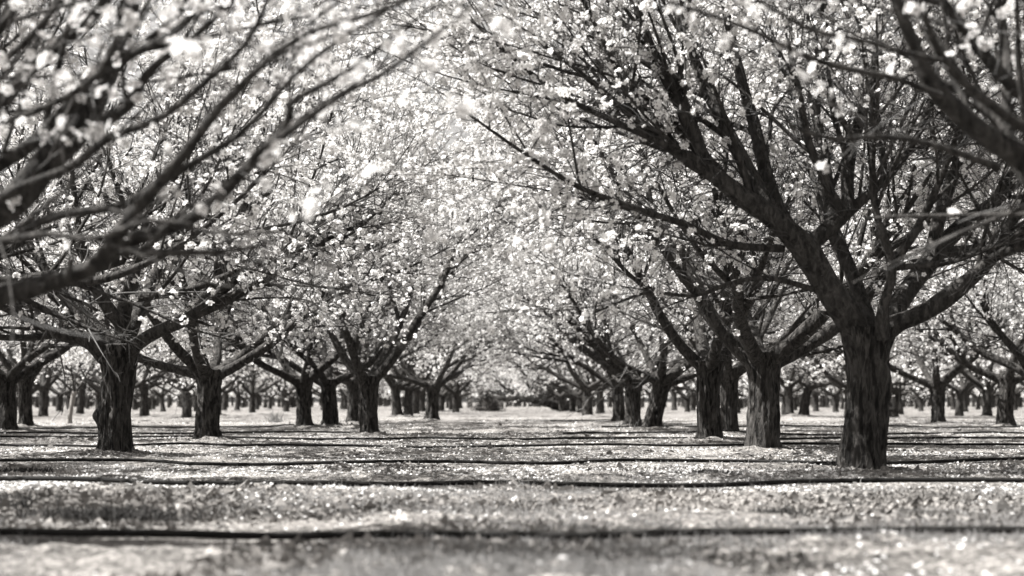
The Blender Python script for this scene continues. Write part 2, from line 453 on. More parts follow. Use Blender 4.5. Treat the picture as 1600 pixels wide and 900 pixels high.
def build_tree(rng, fork, limbs, par):
    """limbs: list of (pts, rad, extra) scaffold polylines, extra = list of explicit (pts, rad) side branches.
    returns per-limb branch list, twigs, flower sites"""
    res = []; allb = []
    for pts, rad, extra in limbs:
        own = [(pts, rad, 0)]
        lv1 = [(a, b, 1) for a, b in extra]
        own += lv1
        Ls = np.linalg.norm(np.diff(pts, axis=0), axis=1).sum()
        def kids(parent, lvl, n, tmin, Lr, ang, rr_, wander, up):
            pp, pr, _ = parent
            o = []
            for j in range(n):
                t = tmin + (1 - tmin) * (j + rng.uniform(0.1, 0.9)) / n
                i = min(len(pp) - 2, int(t * (len(pp) - 1)))
                T = unit(pp[i + 1] - pp[i])
                outv = pp[i] - fork; outv[2] *= 0.3; outv = unit(outv)
                d = side_dir(rng, T, rng.uniform(*ang), bias=outv * 0.55 + np.array((0, 0, par.get('upb', 0.35))))
                L = rng.uniform(*Lr) * (1 - 0.25 * t)
                r0 = min(pr[i] * rng.uniform(*rr_), par['cap'][lvl])
                if pp[i][2] > par['ztop']: continue
                a, b = grow(rng, pp[i], d, L, r0, max(r0 * 0.3, 0.0025), wander, up)
                o.append((a, b, lvl))
            return o
        lv1 += kids(own[0], 1, par['n1'] if len(extra) == 0 else par.get('n1x', 3), 0.25, par['L1'], (0.35, 0.75), (.5, .75), .035, .035)
        lv2 = []
        for b in lv1: lv2 += kids(b, 2, rng.integers(par['n2'][0], par['n2'][1] + 1), 0.15, par['L2'], (0.35, 0.85), (.4, .65), .045, .02)
        # leaders off the scaffold tip
        lv2 += kids(own[0], 2, par['n2'][1], 0.35, par['L2'], (0.4, 1.0), (.3, .5), .05, .02)
        lv3 = []
        for b in lv2: lv3 += kids(b, 3, rng.integers(par['n3'][0], par['n3'][1] + 1), 0.15, par['L3'], (0.4, 1.15), (.4, .65), .06, par.get('droop', -.05))
        own = [own[0]] + lv1 + lv2
        res.append((own, lv3)); allb += own + lv3
    # twigs, vectorised
    P_, T_, RR_ = [], [], []
    for pp, pr, lvl in allb:
        seg = np.linalg.norm(np.diff(pp, axis=0), axis=1).sum()
        n = rng.poisson(seg * par['tw'][lvl])
        if n == 0: continue
        t = rng.uniform(0.08, 1, n) * (len(pp) - 1); i = np.minimum(t.astype(int), len(pp) - 2); f = (t - i)[:, None]
        P_.append(pp[i] * (1 - f) + pp[i + 1] * f); d = pp[i + 1] - pp[i]; T_.append(d / (np.linalg.norm(d, axis=1, keepdims=True) + 1e-9)); RR_.append(pr[i])
    tp = np.concatenate(P_); tt = np.concatenate(T_); tr = np.concatenate(RR_)
    if par.get('droop_cut'): pass
    N = len(tp)
    r = rng.normal(size=(N, 3)) + np.array((0, 0, .15)); r -= tt * (r * tt).sum(1, keepdims=True); r /= np.linalg.norm(r, axis=1, keepdims=True) + 1e-9
    ang = rng.uniform(.5, 1.25, (N, 1)); d = tt * np.cos(ang) + r * np.sin(ang)
    L = rng.uniform(par['Lt'][0], par['Lt'][1], N) * rng.uniform(.5, 1, N)
    K = 5
    tw = np.empty((N, K, 3)); tw[:, 0] = tp
    L = L * np.clip((tp[:, 2] - .7) / .9, .35, 1)
    curl = rng.normal(size=(N, 3)) * 0.16 + np.array((0, 0, -0.02))
    for k in range(1, K):
        d = d + curl + rng.normal(size=(N, 3)) * 0.07; d /= np.linalg.norm(d, axis=1, keepdims=True)
        tw[:, k] = tw[:, k - 1] + d * (L / (K - 1))[:, None]
    rad0 = np.minimum(tr * .7, rng.uniform(par['rt'][0], par['rt'][1], N))
    twr = rad0[:, None] * np.linspace(1, .45, K)[None]
    # flower sites: along twigs and thin branches, clumped
    fp, fn = [], []
    def sites(poly, dens, clump):
        # poly (M,K,3)
        M_, K_ = poly.shape[:2]
        sl = np.linalg.norm(np.diff(poly, axis=1), axis=2).sum(1)
        n = rng.poisson(sl * dens)
        own = np.repeat(np.arange(M_), n)
        if len(own) == 0: return
        t = rng.uniform(0.1, 1.0, len(own)) ** 0.8 * (K_ - 1); i = np.minimum(t.astype(int), K_ - 2); f = (t - i)[:, None]
        p = poly[own, i] * (1 - f) + poly[own, i + 1] * f
        rel = p - fork; dist = np.sqrt(rel[:, 0] ** 2 + rel[:, 1] ** 2 + (0.9 * rel[:, 2]) ** 2)
        pr = np.clip((dist - par['fr'][0]) / (par['fr'][1] - par['fr'][0]), par.get('fmin', .02), 1)
        pr = pr * np.clip((p[:, 2] - par.get('zf', 1.1)) / .5, 0, 1)
        cl = 0.5 + 0.5 * vnoise(p[:, 0] * 1.7 + p[:, 2] * .9, p[:, 1] * 1.7 - p[:, 2] * 1.3, 21)
        pr = pr * np.clip(-0.35 + 2.3 * cl, 0, 1)
        keep = rng.uniform(size=len(p)) < pr; p = p[keep]
        k = 1 + rng.integers(0, clump, len(p)); sid = np.repeat(np.arange(len(p)), k); p = p[sid]
        nv = rng.normal(size=(len(p), 3)) + np.array((-0.15, 0, .35)); nv /= np.linalg.norm(nv, axis=1, keepdims=True)
        fp.append(p + nv * rng.uniform(.014, .032, (len(p), 1))); fn.append(nv)
    sites(tw, par['fd'], par['clump'])
    for own, lv3 in res:
        for pp, pr, lvl in [b for b in own if b[2] == 2] + lv3:
            if len(pp) >= 4: sites(pp[None], par['fd'] * (0.55 if lvl == 3 else .25), par['clump'])
    return res, (tw, twr), (np.concatenate(fp), np.concatenate(fn))

def trunk_mesh(rng, rad, height, lean, seed, sides=30, rings=34, mat=M_TRUNK, flare=0.2, burl=None, sink=0.12):
    """trunk from z=-sink to the fork, rough bark ridges, flared foot and swollen crotch"""
    zs = np.linspace(-sink, height, rings)
    a = np.arange(sides) / sides * 2 * np.pi
    g = Geo(); V = []
    for i, z in enumerate(zs):
        u = max(0, z) / height
        r = rad * (1 + flare * math.exp(-max(z, 0) / 0.09) * (1 + .55 * np.cos(a * 5 + seed) + .3 * np.cos(a * 3 + 2 * seed)) + 0.30 * max(0, (u - .72) / .28) ** 1.6 - .05 * math.sin(u * 3.1))
        ridg = 0.09 * vnoise(a * 4.2 / 1.0, np.full(sides, z * 3.0), seed) + 0.05 * vnoise(a * 9.5, np.full(sides, z * 6.0), seed + 1) + 0.13 * vnoise(np.cos(a) * 1.1 + 9 + z * 1.1, np.sin(a) * 1.1 + z * 2.6, seed + 2)
        fur = 1 - np.abs(vnoise(a * 5.1 + .5 * math.sin(z * 7), np.full(sides, z * 3.4), seed + 4)); plate = np.abs(vnoise(a * 3.2, np.full(sides, z * 11.0), seed + 6))
        rr_ = r * (1 + ridg - .10 * np.clip(fur - .72, 0, 1) / .28 * (sides > 20) + .05 * plate * (sides > 20))
        if burl:
            for ba, bz, bs in burl:
                da = (a - ba + np.pi) % (2 * np.pi) - np.pi
                rr_ = rr_ + bs * np.exp(-(da / .45) ** 2 - ((z - bz) / .07) ** 2)
        cx = lean[0] * max(u, 0) ** 1.2 + 0.01 * math.sin(z * 5 + seed); cy_ = lean[1] * max(u, 0) ** 1.2
        V.append(np.stack((cx + rr_ * np.cos(a), cy_ + rr_ * np.sin(a), np.full(sides, z)), -1))
    for s in (0.85, 0.6, 0.3, 0.05):
        last = V[rings - 1]; c = last.mean(0)
        V.append(c + (last - c) * s + np.array((0, 0, (1 - s * s) * rad * .12)))
    V = np.array(V); n = len(V)
    idx = np.arange(n * sides).reshape(n, sides)
    q = np.stack((idx[:-1], np.roll(idx[:-1], -1, 1), np.roll(idx[1:], -1, 1), idx[1:]), -1).reshape(-1, 4)
    g.add(V, q, np.full(len(q), 4)); g.add(np.zeros((0, 3)), idx[-1] - g.nv, [sides])
    return g.mesh('trunk', [mat])

PAR_HD = dict(n1=5, n2=(4, 7), n3=(2, 4), L1=(1.6, 2.6), L2=(1.0, 1.9), L3=(.45, .95), cap=[.1, .058, .026, .010], tw=[20, 18, 11, 6],
              Lt=(.22, .8), rt=(.003, .0062), fd=6.4, clump=6, zf=.85, fr=(.9, 2.3), ztop=6.0)
PAR_LO = dict(PAR_HD, Lt=(.2, .6), n2=(3, 5), n3=(1, 3), tw=[3, 4, 4.5, 3.8], fd=5.2, zf=.55, clump=5, rt=(.005, .009))

def make_limbs(rng, height, rad, n=5, spread=(.5, 1.25), Lr=(2.7, 3.6)):
    limbs = []
    a0 = rng.uniform(0, 6.28)
    for k in range(n):
        az = a0 + k * 2 * math.pi / n + rng.uniform(-.3, .3)
        th = rng.uniform(*spread)
        d = np.array((math.cos(az) * math.sin(th), math.sin(az) * math.sin(th), math.cos(th)))
        hor = np.array((math.cos(az), math.sin(az), 0))
        p0 = np.array((0, 0, height - rad * .7)) + hor * rad * .25
        pts, r = grow(rng, p0, unit(d + hor * .35), rng.uniform(*Lr), rad * rng.uniform(.5, .66), rad * .13, .035, .04)
        r[0] *= 1.25
        pts, r = resample(pts, r, 26)
        limbs.append((pts, r, []))
    return limbs

def assemble(name, loc, rng, trunk_me, res, tw, fl, tmpl, fsize, near=0, far=False, vis=None):
    """Empty + children; meshes are in the tree's local space"""
    root = bpy.data.objects.new(name, None); COL.objects.link(root); root.empty_display_size = .3
    root.location = loc
    link('trunk', trunk_me, root)
    if far:
        g = Geo()
        for own, lv3 in res:
            for pp, pr, lvl in own: tubes(g, pp[::2] if len(pp) > 6 else pp, pr[::2] if len(pp) > 6 else pr, 4 if lvl else 6)
            for pp, pr, lvl in lv3: tubes(g, pp[::3] if len(pp) > 6 else pp, pr[::3] if len(pp) > 6 else pr, 3)
        tubes(g, tw[0][:, ::2], tw[1][:, ::2], 3)
        link('branches', g.mesh('branches', [M_LIMB]), root)
    else:
        g2 = Geo()
        for own, lv3 in res:
            g = Geo()
            for pp, pr, lvl in own: tubes(g, pp, pr, (14, 8, 5)[lvl], rough=(.16, .14, 0.06)[lvl], seed=lvl + 3)
            link('limb', g.mesh('limb', [M_LIMB]), root)
            for pp, pr, lvl in lv3: tubes(g2, pp, pr, 4)
        tubes(g2, tw[0], tw[1], 3)
        link('twigs', g2.mesh('twigs', [M_TWIG]), root)
    pos, nrm = fl
    size = rng.uniform(.82, 1.12, len(pos)) * fsize
    if near:
        # the blossoms that show largest in the photograph, one object each
        wp = pos + np.array(loc)
        px = 800 + FPX * wp[:, 0] / wp[:, 1]; py = HOR - FPX * (wp[:, 2] - CAMZ) / wp[:, 1]
        ok = (px > 0) & (px < 1600) & (py > 0) & (py < 900)
        cand = np.where(ok)[0]; cand = cand[np.argsort(-size[cand] / wp[cand, 1])][:near]
        for i in cand:
            g = Geo(); add_flowers(g, np.zeros((1, 3)), nrm[i:i + 1], size[i:i + 1], tmpl, rng)
            o = link('blossom', g.mesh('blossom', [M_PETAL, M_STAMEN]), root); o.location = pos[i]
        m = np.ones(len(pos), bool); m[cand] = False
        pos, nrm, size = pos[m], nrm[m], size[m]
    g = Geo(); add_flowers(g, pos, nrm, size, tmpl, rng)
    b = link('blossoms', g.mesh('blossoms', [M_PETAL, M_STAMEN], smooth=False), root); b['kind'] = 'stuff'
    return root

# ---- explicit trees: limbs measured as points at their own depth
def limb_px(loc, lst, Y0, Y1, n=30):
    k = len(lst); pts = []; rad = []
    for i, (px, py, r) in enumerate(lst):
        Y = Y0 + (Y1 - Y0) * i / (k - 1)
        pts.append(P(px, py, Y) - np.array(loc)); rad.append(r * Y / FPX)
    return resample(pts, rad, n)

def explicit_tree(name, loc, seed, trunk_args, specs, par, tmpl, fsize, near=0):
    rng = np.random.default_rng(seed)
    fork = np.array((trunk_args['lean'][0], trunk_args['lean'][1], trunk_args['height']))
    limbs = []
    for main, Y0, Y1, extra in specs:
        a, b = limb_px(loc, main, Y0, Y1); b = b * .87
        limbs.append((a, b, [limb_px(loc, e, y0, y1, 20) for e, y0, y1 in extra]))
    res, tw, fl = build_tree(rng, fork, limbs, par)
    tm = trunk_mesh(rng, **trunk_args)
    return assemble(name, loc, rng, tm, res, tw, fl, tmpl, fsize, near)

# --- big tree on the right
loc = (R1[0], R1[1], MOUND - .02)
Y = R1[1]
fx = P(1358, 520, Y) - np.array(loc)
specs = [
 ([(1362, 540, 30), (1338, 508, 30), (1300, 460, 27), (1257, 387, 23), (1214, 346, 20), (1150, 300, 17), (1100, 264, 14), (1045, 227, 11), (1000, 191, 8), (950, 150, 6), (890, 100, 4), (830, 60, 3)], Y, Y - .5,
  [([(1105, 262, 12), (1060, 160, 10), (1020, 80, 8), (990, 0, 6), (960, -70, 4)], Y - .2, Y - .3),
   ([(1214, 346, 14), (1160, 250, 12), (1105, 140, 10), (1065, 40, 8), (1040, -60, 6)], Y, Y + .5),
   ([(1250, 385, 13), (1205, 300, 12), (1180, 200, 10), (1150, 90, 8), (1125, -30, 6)], Y, Y + .8),
   ([(1223, 389, 6), (1141, 382, 6), (1068, 350, 5.5), (1000, 328, 5), (900, 290, 4), (820, 240, 3), (720, 170, 2)], Y - .1, Y - 1.2),
   ([(1280, 455, 5), (1210, 436, 4), (1150, 440, 3.5), (1085, 462, 3), (1010, 458, 2.5), (930, 488, 1.5)], Y - .1, Y - .8),
   ([(1150, 300, 9), (1060, 200, 8), (985, 120, 7), (930, 40, 6), (880, -40, 4)], Y, Y + .3),
   ([(1045, 227, 6), (960, 190, 5), (880, 150, 4), (800, 90, 3), (735, 30, 2)], Y - .4, Y - 1.0)]),
 ([(1290, 440, 15), (1262, 392, 17), (1290, 362, 16), (1319, 335, 13), (1355, 305, 9), (1400, 262, 7), (1440, 200, 6), (1465, 120, 4), (1480, 40, 3)], Y, Y + .3,
  [([(1319, 335, 8), (1290, 285, 7), (1265, 225, 6), (1250, 150, 5), (1230, 60, 4)], Y - .1, Y - .3),
   ([(1325, 330, 11), (1326, 250, 10), (1350, 165, 9), (1372, 80, 7), (1380, -20, 5)], Y + .1, Y + .6)]),
 ([(1378, 530, 14), (1380, 480, 10), (1394, 419, 9), (1369, 332, 7), (1362, 241, 6), (1364, 150, 5), (1370, 60, 4), (1375, -20, 3)], Y - .15, Y - .5,
  [([(1394, 415, 8), (1437, 350, 7), (1478, 259, 5), (1500, 190, 4), (1520, 100, 3)], Y - .2, Y - .5),
   ([(1400, 418, 5), (1480, 410, 5), (1560, 380, 4.5), (1640, 340, 3)], Y - .2, Y - .6)]),
 ([(1370, 530, 20), (1400, 506, 18), (1446, 487, 17), (1510, 441, 15), (1547, 405, 12), (1574, 355, 10), (1600, 320, 8), (1640, 250, 6), (1680, 160, 4)], Y, Y - .3,
  [([(1547, 405, 8), (1600, 380, 7), (1660, 330, 5), (1740, 280, 3)], Y - .2, Y - .5)]),
 ([(1368, 548, 16), (1402, 480, 19), (1455, 405, 18), (1501, 355, 15), (1556, 314, 12), (1620, 250, 9), (1680, 170, 6), (1730, 70, 4)], Y + .1, Y + 1.6,
  [([(1455, 405, 12), (1470, 330, 10), (1500, 240, 8), (1510, 140, 6), (1530, 40, 4)], Y + .5, Y + 1.2)]),
 ([(1362, 530, 18), (1335, 440, 14), (1300, 350, 12), (1290, 260, 10), (1270, 160, 8), (1240, 60, 6), (1225, -40, 4)], Y + .2, Y + 1.8, []),
]
par = dict(PAR_HD, n1=4, n1x=4, fd=9, ztop=5.0, fr=(1.3, 3.0))
t = explicit_tree('almond_tree', loc, 101, dict(rad=.150, height=1.0, lean=(float(fx[0]), 0), seed=5, sides=110, rings=120, flare=.16, burl=[(3.3, .12, .02)]), specs, par, FT_MID, .0208)
tag(t, 'large almond tree in right foreground with rough trunk and long limb sweeping up left', 'tree', GR)

# --- first tree on the left
loc = (L1[0], L1[1], MOUND - .02)
Y = L1[1]
fx = P(185, 545, Y) - np.array(loc)
specs = [
 ([(178, 560, 22), (160, 548, 20), (132, 529, 15), (89, 521, 10), (50, 502, 8), (19, 486, 7), (-30, 465, 5), (-110, 420, 4)], Y, Y - .6, []),
 ([(180, 555, 22), (168, 535, 19), (148, 513, 15), (117, 478, 12), (93, 455, 10), (70, 420, 8), (40, 370, 6), (0, 290, 4)], Y, Y + .3, []),
 ([(188, 560, 20), (192, 535, 18), (192, 500, 15), (198, 467, 13), (210, 428, 10), (218, 389, 8), (235, 320, 6), (255, 230, 4), (262, 150, 3)], Y, Y + .1,
  [([(190, 508, 11), (167, 478, 10), (144, 440, 8), (130, 390, 7), (118, 320, 5), (110, 240, 3)], Y - .1, Y - .4),
   ([(205, 467, 7), (240, 462, 6), (290, 455, 6), (350, 432, 5), (430, 402, 4), (510, 380, 2.5)], Y - .1, Y - .9)]),
 ([(190, 558, 16), (205, 545, 14), (240, 521, 12.5), (295, 497, 11), (330, 470, 9), (381, 428, 7), (447, 400, 5), (520, 370, 3.5), (600, 330, 2.5)], Y, Y - .8,
  [([(300, 495, 7), (360, 468, 6), (420, 430, 5), (480, 380, 4), (560, 300, 2.5)], Y - .3, Y - .9),
   ([(310, 485, 8), (345, 420, 7), (370, 350, 6), (410, 260, 4), (450, 160, 3)], Y - .1, Y + .5)]),
 ([(190, 556, 14), (225, 470, 12), (265, 390, 9), (320, 310, 7), (370, 220, 5), (430, 130, 3)], Y + .2, Y + 1.6, []),
]
par = dict(PAR_HD, n1=4, n1x=3, ztop=5.2, fr=(1.2, 2.7))
t = explicit_tree('almond_tree', loc, 202, dict(rad=.150, height=1.0, lean=(float(fx[0]), 0), seed=15, sides=90, rings=90, burl=[(3.25, .36, .05)]), specs, par, FT_MID, .0208)
tag(t, 'almond tree with thick dark burled trunk, first whole tree on the left', 'tree', GR)

# --- tree beyond the left edge, close to the camera
par_near = dict(PAR_HD, n1=2, n1x=1, n2=(1, 3), n3=(0, 2), L1=(.8, 1.6), L2=(.5, 1.2), L3=(.3, .7), tw=[2.5, 3, 3, 2.5], Lt=(.12, .5), fd=9, clump=3, fr=(.9, 2.0), fmin=.06, ztop=3.6, rt=(.0018, .003))
loc = (NL[0], NL[1], MOUND - .02)
Y = 5.5
specs = [
 ([(-330, 440, 34), (-180, 470, 28), (0, 462, 20), (60, 447, 18), (130, 425, 16), (200, 377, 15), (260, 358, 13), (310, 335, 12), (360, 290, 11), (400, 245, 10), (440, 213, 8), (480, 185, 6), (540, 145, 5), (600, 115, 5), (640, 85, 4), (700, 40, 3), (740, 0, 3)], 5.6, 4.4,
  [([(150, 415, 12), (200, 345, 11), (250, 285, 10), (300, 225, 9), (345, 165, 8), (378, 135, 8), (400, 110, 6), (450, 70, 5), (500, 45, 5), (570, 25, 5), (650, -5, 4)], 5.0, 4.5),
   ([(400, 245, 6), (450, 190, 6), (455, 160, 6), (500, 135, 5), (560, 100, 4), (620, 50, 3), (690, 5, 2.5)], 4.9, 4.7)]),
 ([(-320, 430, 36), (-200, 400, 33), (-80, 370, 30), (15, 320, 28), (75, 250, 26), (130, 190, 24), (170, 110, 19), (200, 40, 14), (212, -30, 12), (220, -150, 8)], 5.7, 5.6,
  [([(125, 213, 9), (170, 188, 9), (205, 160, 8), (235, 110, 7), (300, 60, 5), (350, 15, 5), (400, -40, 4)], 5.6, 5.2)]),
 ([(-320, 425, 30), (-180, 350, 20), (0, 255, 14), (60, 215, 12), (120, 150, 10), (170, 95, 9), (230, 75, 8), (290, 35, 7), (340, -30, 5)], 5.6, 5.3, []),
 ([(-330, 420, 30), (-180, 300, 18), (-60, 205, 14), (0, 155, 13), (40, 115, 12), (90, 70, 12), (130, 40, 11), (165, 0, 10), (200, -60, 8)], 5.7, 5.9, []),
 ([(-320, 425, 18), (-200, 300, 12), (-100, 230, 8), (0, 193, 6), (60, 172, 6), (110, 148, 6), (150, 120, 6), (177, 75, 5), (190, 10, 5), (195, -60, 4)], 5.4, 4.8, []),
 ([(-320, 425, 22), (-190, 380, 15), (-40, 330, 11), (40, 290, 9), (110, 262, 8), (170, 215, 8), (250, 185, 7), (330, 120, 6), (390, 60, 5), (430, -30, 4)], 5.5, 4.9, []),
 ([(-320, 430, 22), (-180, 440, 15), (-40, 400, 10), (80, 340, 9), (190, 320, 8), (290, 262, 7), (380, 205, 6), (460, 118, 5), (520, 70, 4), (600, 20, 3), (660, -30, 2)], 5.6, 4.6, []),
 ([(-320, 420, 22), (-190, 280, 15), (-90, 150, 11), (-20, 70, 9), (40, -10, 8), (70, -80, 6)], 5.4, 5.2,
  [([(-60, 110, 7), (10, 90, 6), (80, 20, 5), (120, -40, 4)], 5.3, 5.1)]),
 ([(-330, 420, 18), (-200, 390, 12), (-60, 375, 8), (0, 376, 7), (70, 366, 6), (150, 372, 5), (230, 345, 4), (300, 350, 2.5)], 5.5, 4.7, []),
]
t = explicit_tree('almond_tree', loc, 303, dict(rad=.17, height=.98, lean=(.05, 0), seed=25), specs, par_near, FT_HI, .0215, near=60)
tag(t, 'closest almond tree on the left, only its blurred limbs reaching into the photo', 'tree', GR)

# --- tree beyond the right edge, close to the camera
loc = (NR[0], NR[1], MOUND - .02)
specs = [
 ([(2020, 430, 34), (1900, 390, 30), (1760, 340, 27), (1650, 285, 25), (1600, 250, 23), (1550, 217, 21), (1493, 173, 19), (1453, 127, 17), (1427, 67, 13), (1400, 0, 10), (1385, -60, 8)], 5.9, 5.7,
  [([(1560, 262, 8), (1500, 240, 6), (1430, 220, 5), (1367, 213, 5), (1303, 217, 4), (1240, 198, 3.5), (1210, 160, 2.5)], 5.7, 5.2),
   ([(1470, 150, 6), (1400, 123, 5), (1333, 110, 5), (1273, 93, 5), (1227, 73, 4), (1180, 50, 4), (1100, 20, 3), (1000, -10, 2)], 5.7, 5.3)]),
 ([(2020, 425, 26), (1850, 330, 18), (1700, 250, 12), (1600, 200, 10), (1553, 167, 9), (1500, 123, 8), (1467, 80, 7), (1447, 33, 6), (1433, -20, 5)], 5.8, 5.3,
  [([(1470, 95, 5), (1407, 80, 4), (1333, 60, 4), (1267, 47, 4), (1200, 10, 3), (1130, -30, 2)], 5.3, 5.0)]),
 ([(2020, 420, 26), (1850, 290, 18), (1700, 215, 15), (1600, 150, 13), (1573, 127, 12), (1533, 80, 11), (1507, 43, 10), (1467, -5, 9), (1430, -60, 7)], 6.0, 5.9,
  [([(1520, 62, 5), (1535, 45, 5), (1545, 20, 4), (1560, -30, 3)], 5.9, 5.8),
   ([(1470, 5, 6), (1400, -10, 5), (1300, 0, 4), (1220, -20, 3)], 5.8, 5.6)]),
 ([(2020, 425, 26), (1800, 380, 18), (1660, 330, 14), (1592, 262, 11), (1572, 175, 11), (1575, 110, 10), (1562, 20, 9), (1550, -60, 7)], 6.1, 6.4, []),
]
t = explicit_tree('almond_tree', loc, 404, dict(rad=.17, height=.98, lean=(-.05, 0), seed=35), specs, par_near, FT_HI, .0215, near=60)
tag(t, 'closest almond tree on the right, its blurred thick limb crossing the top right corner', 'tree', GR)

# --- varied trees: prototypes at local origin, copied whole
def copy_tree(root, loc, rz, s):
    c = root.copy(); COL.objects.link(c); c.location = loc; c.rotation_euler = (0, 0, rz); c.scale = s
    for k in ('label', 'category', 'group'):
        if k in c: del c[k]
    for ch in KIDS[root.name]:
        d = ch.copy(); COL.objects.link(d); d.parent = c
    return c
KIDS = {}
USED = {}
def proto(seed, par, tmpl, fsize, far=False, height=1.0, rad=.15, n=5, **kw):
    rng = np.random.default_rng(seed)
    limbs = make_limbs(rng, height, rad, n=n, **kw)
    lean = (rng.uniform(-.06, .06), rng.uniform(-.05, .05))
    for i, (a, b, e) in enumerate(limbs): a[:, 0] += lean[0]; a[:, 1] += lean[1]
    res, tw, fl = build_tree(rng, np.array((lean[0], lean[1], height)), limbs, par)
    tm = trunk_mesh(rng, rad, height, lean, seed, sides=16 if far else 60, rings=16 if far else 56)
    r = assemble('almond_tree', (0, 0, 0), rng, tm, res, tw, fl, tmpl, fsize, far=far)
    KIDS[r.name] = [o for o in COL.objects if o.parent == r]
    return r
HD = [proto(1000 + i, PAR_HD, FT_MID, .0208, n=(5, 4, 5, 6, 5, 4)[i]) for i in range(6)]
LO = [proto(2000 + i, PAR_LO, FT_LO, .035, far=True, n=5) for i in range(5)]
first = set()
def put(kind, k, x, y, rz, s, label):
    pr = (HD if kind == 'hd' else LO)[k]
    if pr.name not in first:
        first.add(pr.name); o = pr; o.location = (x, y, 0); o.rotation_euler = (0, 0, rz); o.scale = s
    else: o = copy_tree(pr, (x, y, 0), rz, s)
    o.location.z = Z(x, y) - .02 if y < 70 else 0.0
    tag(o, label, 'tree', GR)
    return o
rr = random.Random(5)
for i, (px, py, wpx, fork, lab) in enumerate(SPEC):
    x, y_ = base_at(px, py)
    hgt = max(.75, min(1.25, (py - fork) / FPX * y_)); wid = max(.7, min(1.35, wpx / FPX * y_ / .31))
    s = rr.uniform(.95, 1.06)
    kind = 'hd' if y_ < 46 else 'lo'
    k = i % 6 if kind == 'hd' else i % 5
    o = put(kind, k, x, y_, rr.uniform(0, 6.28), (0.5 * wid + .5 * s, 0.5 * wid + .5 * s, .5 * hgt + .5 * s), lab)
    if 'lean' in lab: o.rotation_euler = (0, .15, 0)
XL = ['almond tree just outside the left photo edge, its branches behind the blurred limbs',
      'almond tree outside the right edge, its blossoms behind the foreground tree',
      'almond tree just beyond right edge, blossoms above the stout trunk there',
      'almond tree beyond the left edge, blossoms above the broad trunk cut by the edge',
      'almond tree outside the left edge in the second row, seen as blossoms only']
for i, (x, y_) in enumerate(EXTRA):
    put('hd', (i + 2) % 6, x, y_, rr.uniform(0, 6.28), (1, 1, 1), XL[i])
for i, (x, y_) in enumerate(LATT):
    s = rr.uniform(.78, 1.12) * (1.22 if abs(x) < 5 else 1)
    if abs(x) < 5: lab = 'far blossoming almond tree lining the %s edge of the aisle near its end' % ('left' if x < 0 else 'right')
    else: lab = 'blossoming almond tree %s back in the outer rows %s of the aisle' % ('midway' if y_ < 75 else 'far', 'left' if x < 0 else 'right')
    o = put('lo', rr.randrange(5), x, y_, rr.uniform(0, 6.28), (s * rr.uniform(.85, 1.15), s, s * rr.uniform(.88, 1.08) / (1.18 if abs(x) < 5 else 1)), lab)
    o.rotation_euler.x = rr.uniform(-.09, .09); o.rotation_euler.y = rr.uniform(-.09, .09)

# young pale tree on the left
rng = np.random.default_rng(77)
x, y_ = base_at(108, 660)
par_y = dict(PAR_HD, n1=2, n2=(2, 3), n3=(1, 2), L1=(.5, .9), L2=(.3, .7), L3=(.2, .4), cap=[.03, .02, .01, .005], fr=(.3, .9), fd=9)
limbs = make_limbs(rng, .75, .05, n=4, spread=(.4, .7), Lr=(.9, 1.3))
res, tw, fl = build_tree(rng, np.array((0.12, 0, .75)), [(a + np.array((.12, 0, 0)), b, e) for a, b, e in limbs], par_y)
t = assemble('almond_tree', (x, y_, Z(x, y_) - .02), rng, trunk_mesh(rng, .055, .75, (.12, 0), 3, sides=14, rings=16, mat=M_YOUNG), res, tw, fl, FT_MID, .0208)
tag(t, 'thin young almond tree with pale leaning trunk, far left', 'tree', GR)

# ------------------------------------------------------------------ the orchard beyond: nobody could count it
rng = np.random.default_rng(9)
g = Geo()
N = 620
tx = []; 
for k in range(N):
    Yf = rng.uniform(120, 230); X = rng.uniform(-1, 1) * (Yf / 3 + 8)
    tx.append((X, Yf))
tx = np.array(tx)
tp = np.stack((np.repeat(tx[:, 0:1], 4, 1), np.repeat(tx[:, 1:2], 4, 1), np.tile(np.array((-.1, .4, .8, 1.2)), (len(tx), 1))), -1)
tubes(g, tp, np.tile(np.array((.2, .16, .17, .2)), (len(tx), 1)), 6, mat=1)
M_ = len(tx) * 9
own = rng.integers(0, len(tx), M_); az = rng.uniform(0, 6.28, M_); th = rng.uniform(.2, 1.1, M_); L = rng.uniform(1.5, 3.5, M_)
d = np.stack((np.cos(az) * np.sin(th), np.sin(az) * np.sin(th), np.cos(th)), -1)
st = np.stack((tx[own, 0], tx[own, 1], np.full(M_, 1.0)), -1)
bp_ = st[:, None] + d[:, None] * L[:, None, None] * np.linspace(0, 1, 4)[None, :, None]
tubes(g, bp_, np.tile(np.array((.08, .06, .04, .02)), (M_, 1)), 4, mat=1)
M_ = len(tx) * 420
own = rng.integers(0, len(tx), M_)
dd = rng.normal(size=(M_, 3)); dd /= np.linalg.norm(dd, axis=1, keepdims=True)
rad_ = rng.uniform(.45, 1, M_) ** .6
pos = np.stack((tx[own, 0] + dd[:, 0] * 2.9 * rad_, tx[own, 1] + dd[:, 1] * 2.9 * rad_, 3.2 + dd[:, 2] * 2.3 * rad_), -1)
add_flowers(g, pos, rng.normal(size=(M_, 3)), rng.uniform(.06, .13, M_), FT_LO, rng)
tag(link('distant_orchard', g.mesh('distant_orchard', [M_PETAL, M_LIMB], smooth=False)), 'blossoming orchard continuing far off between the last trunks', 'orchard', kind='stuff')

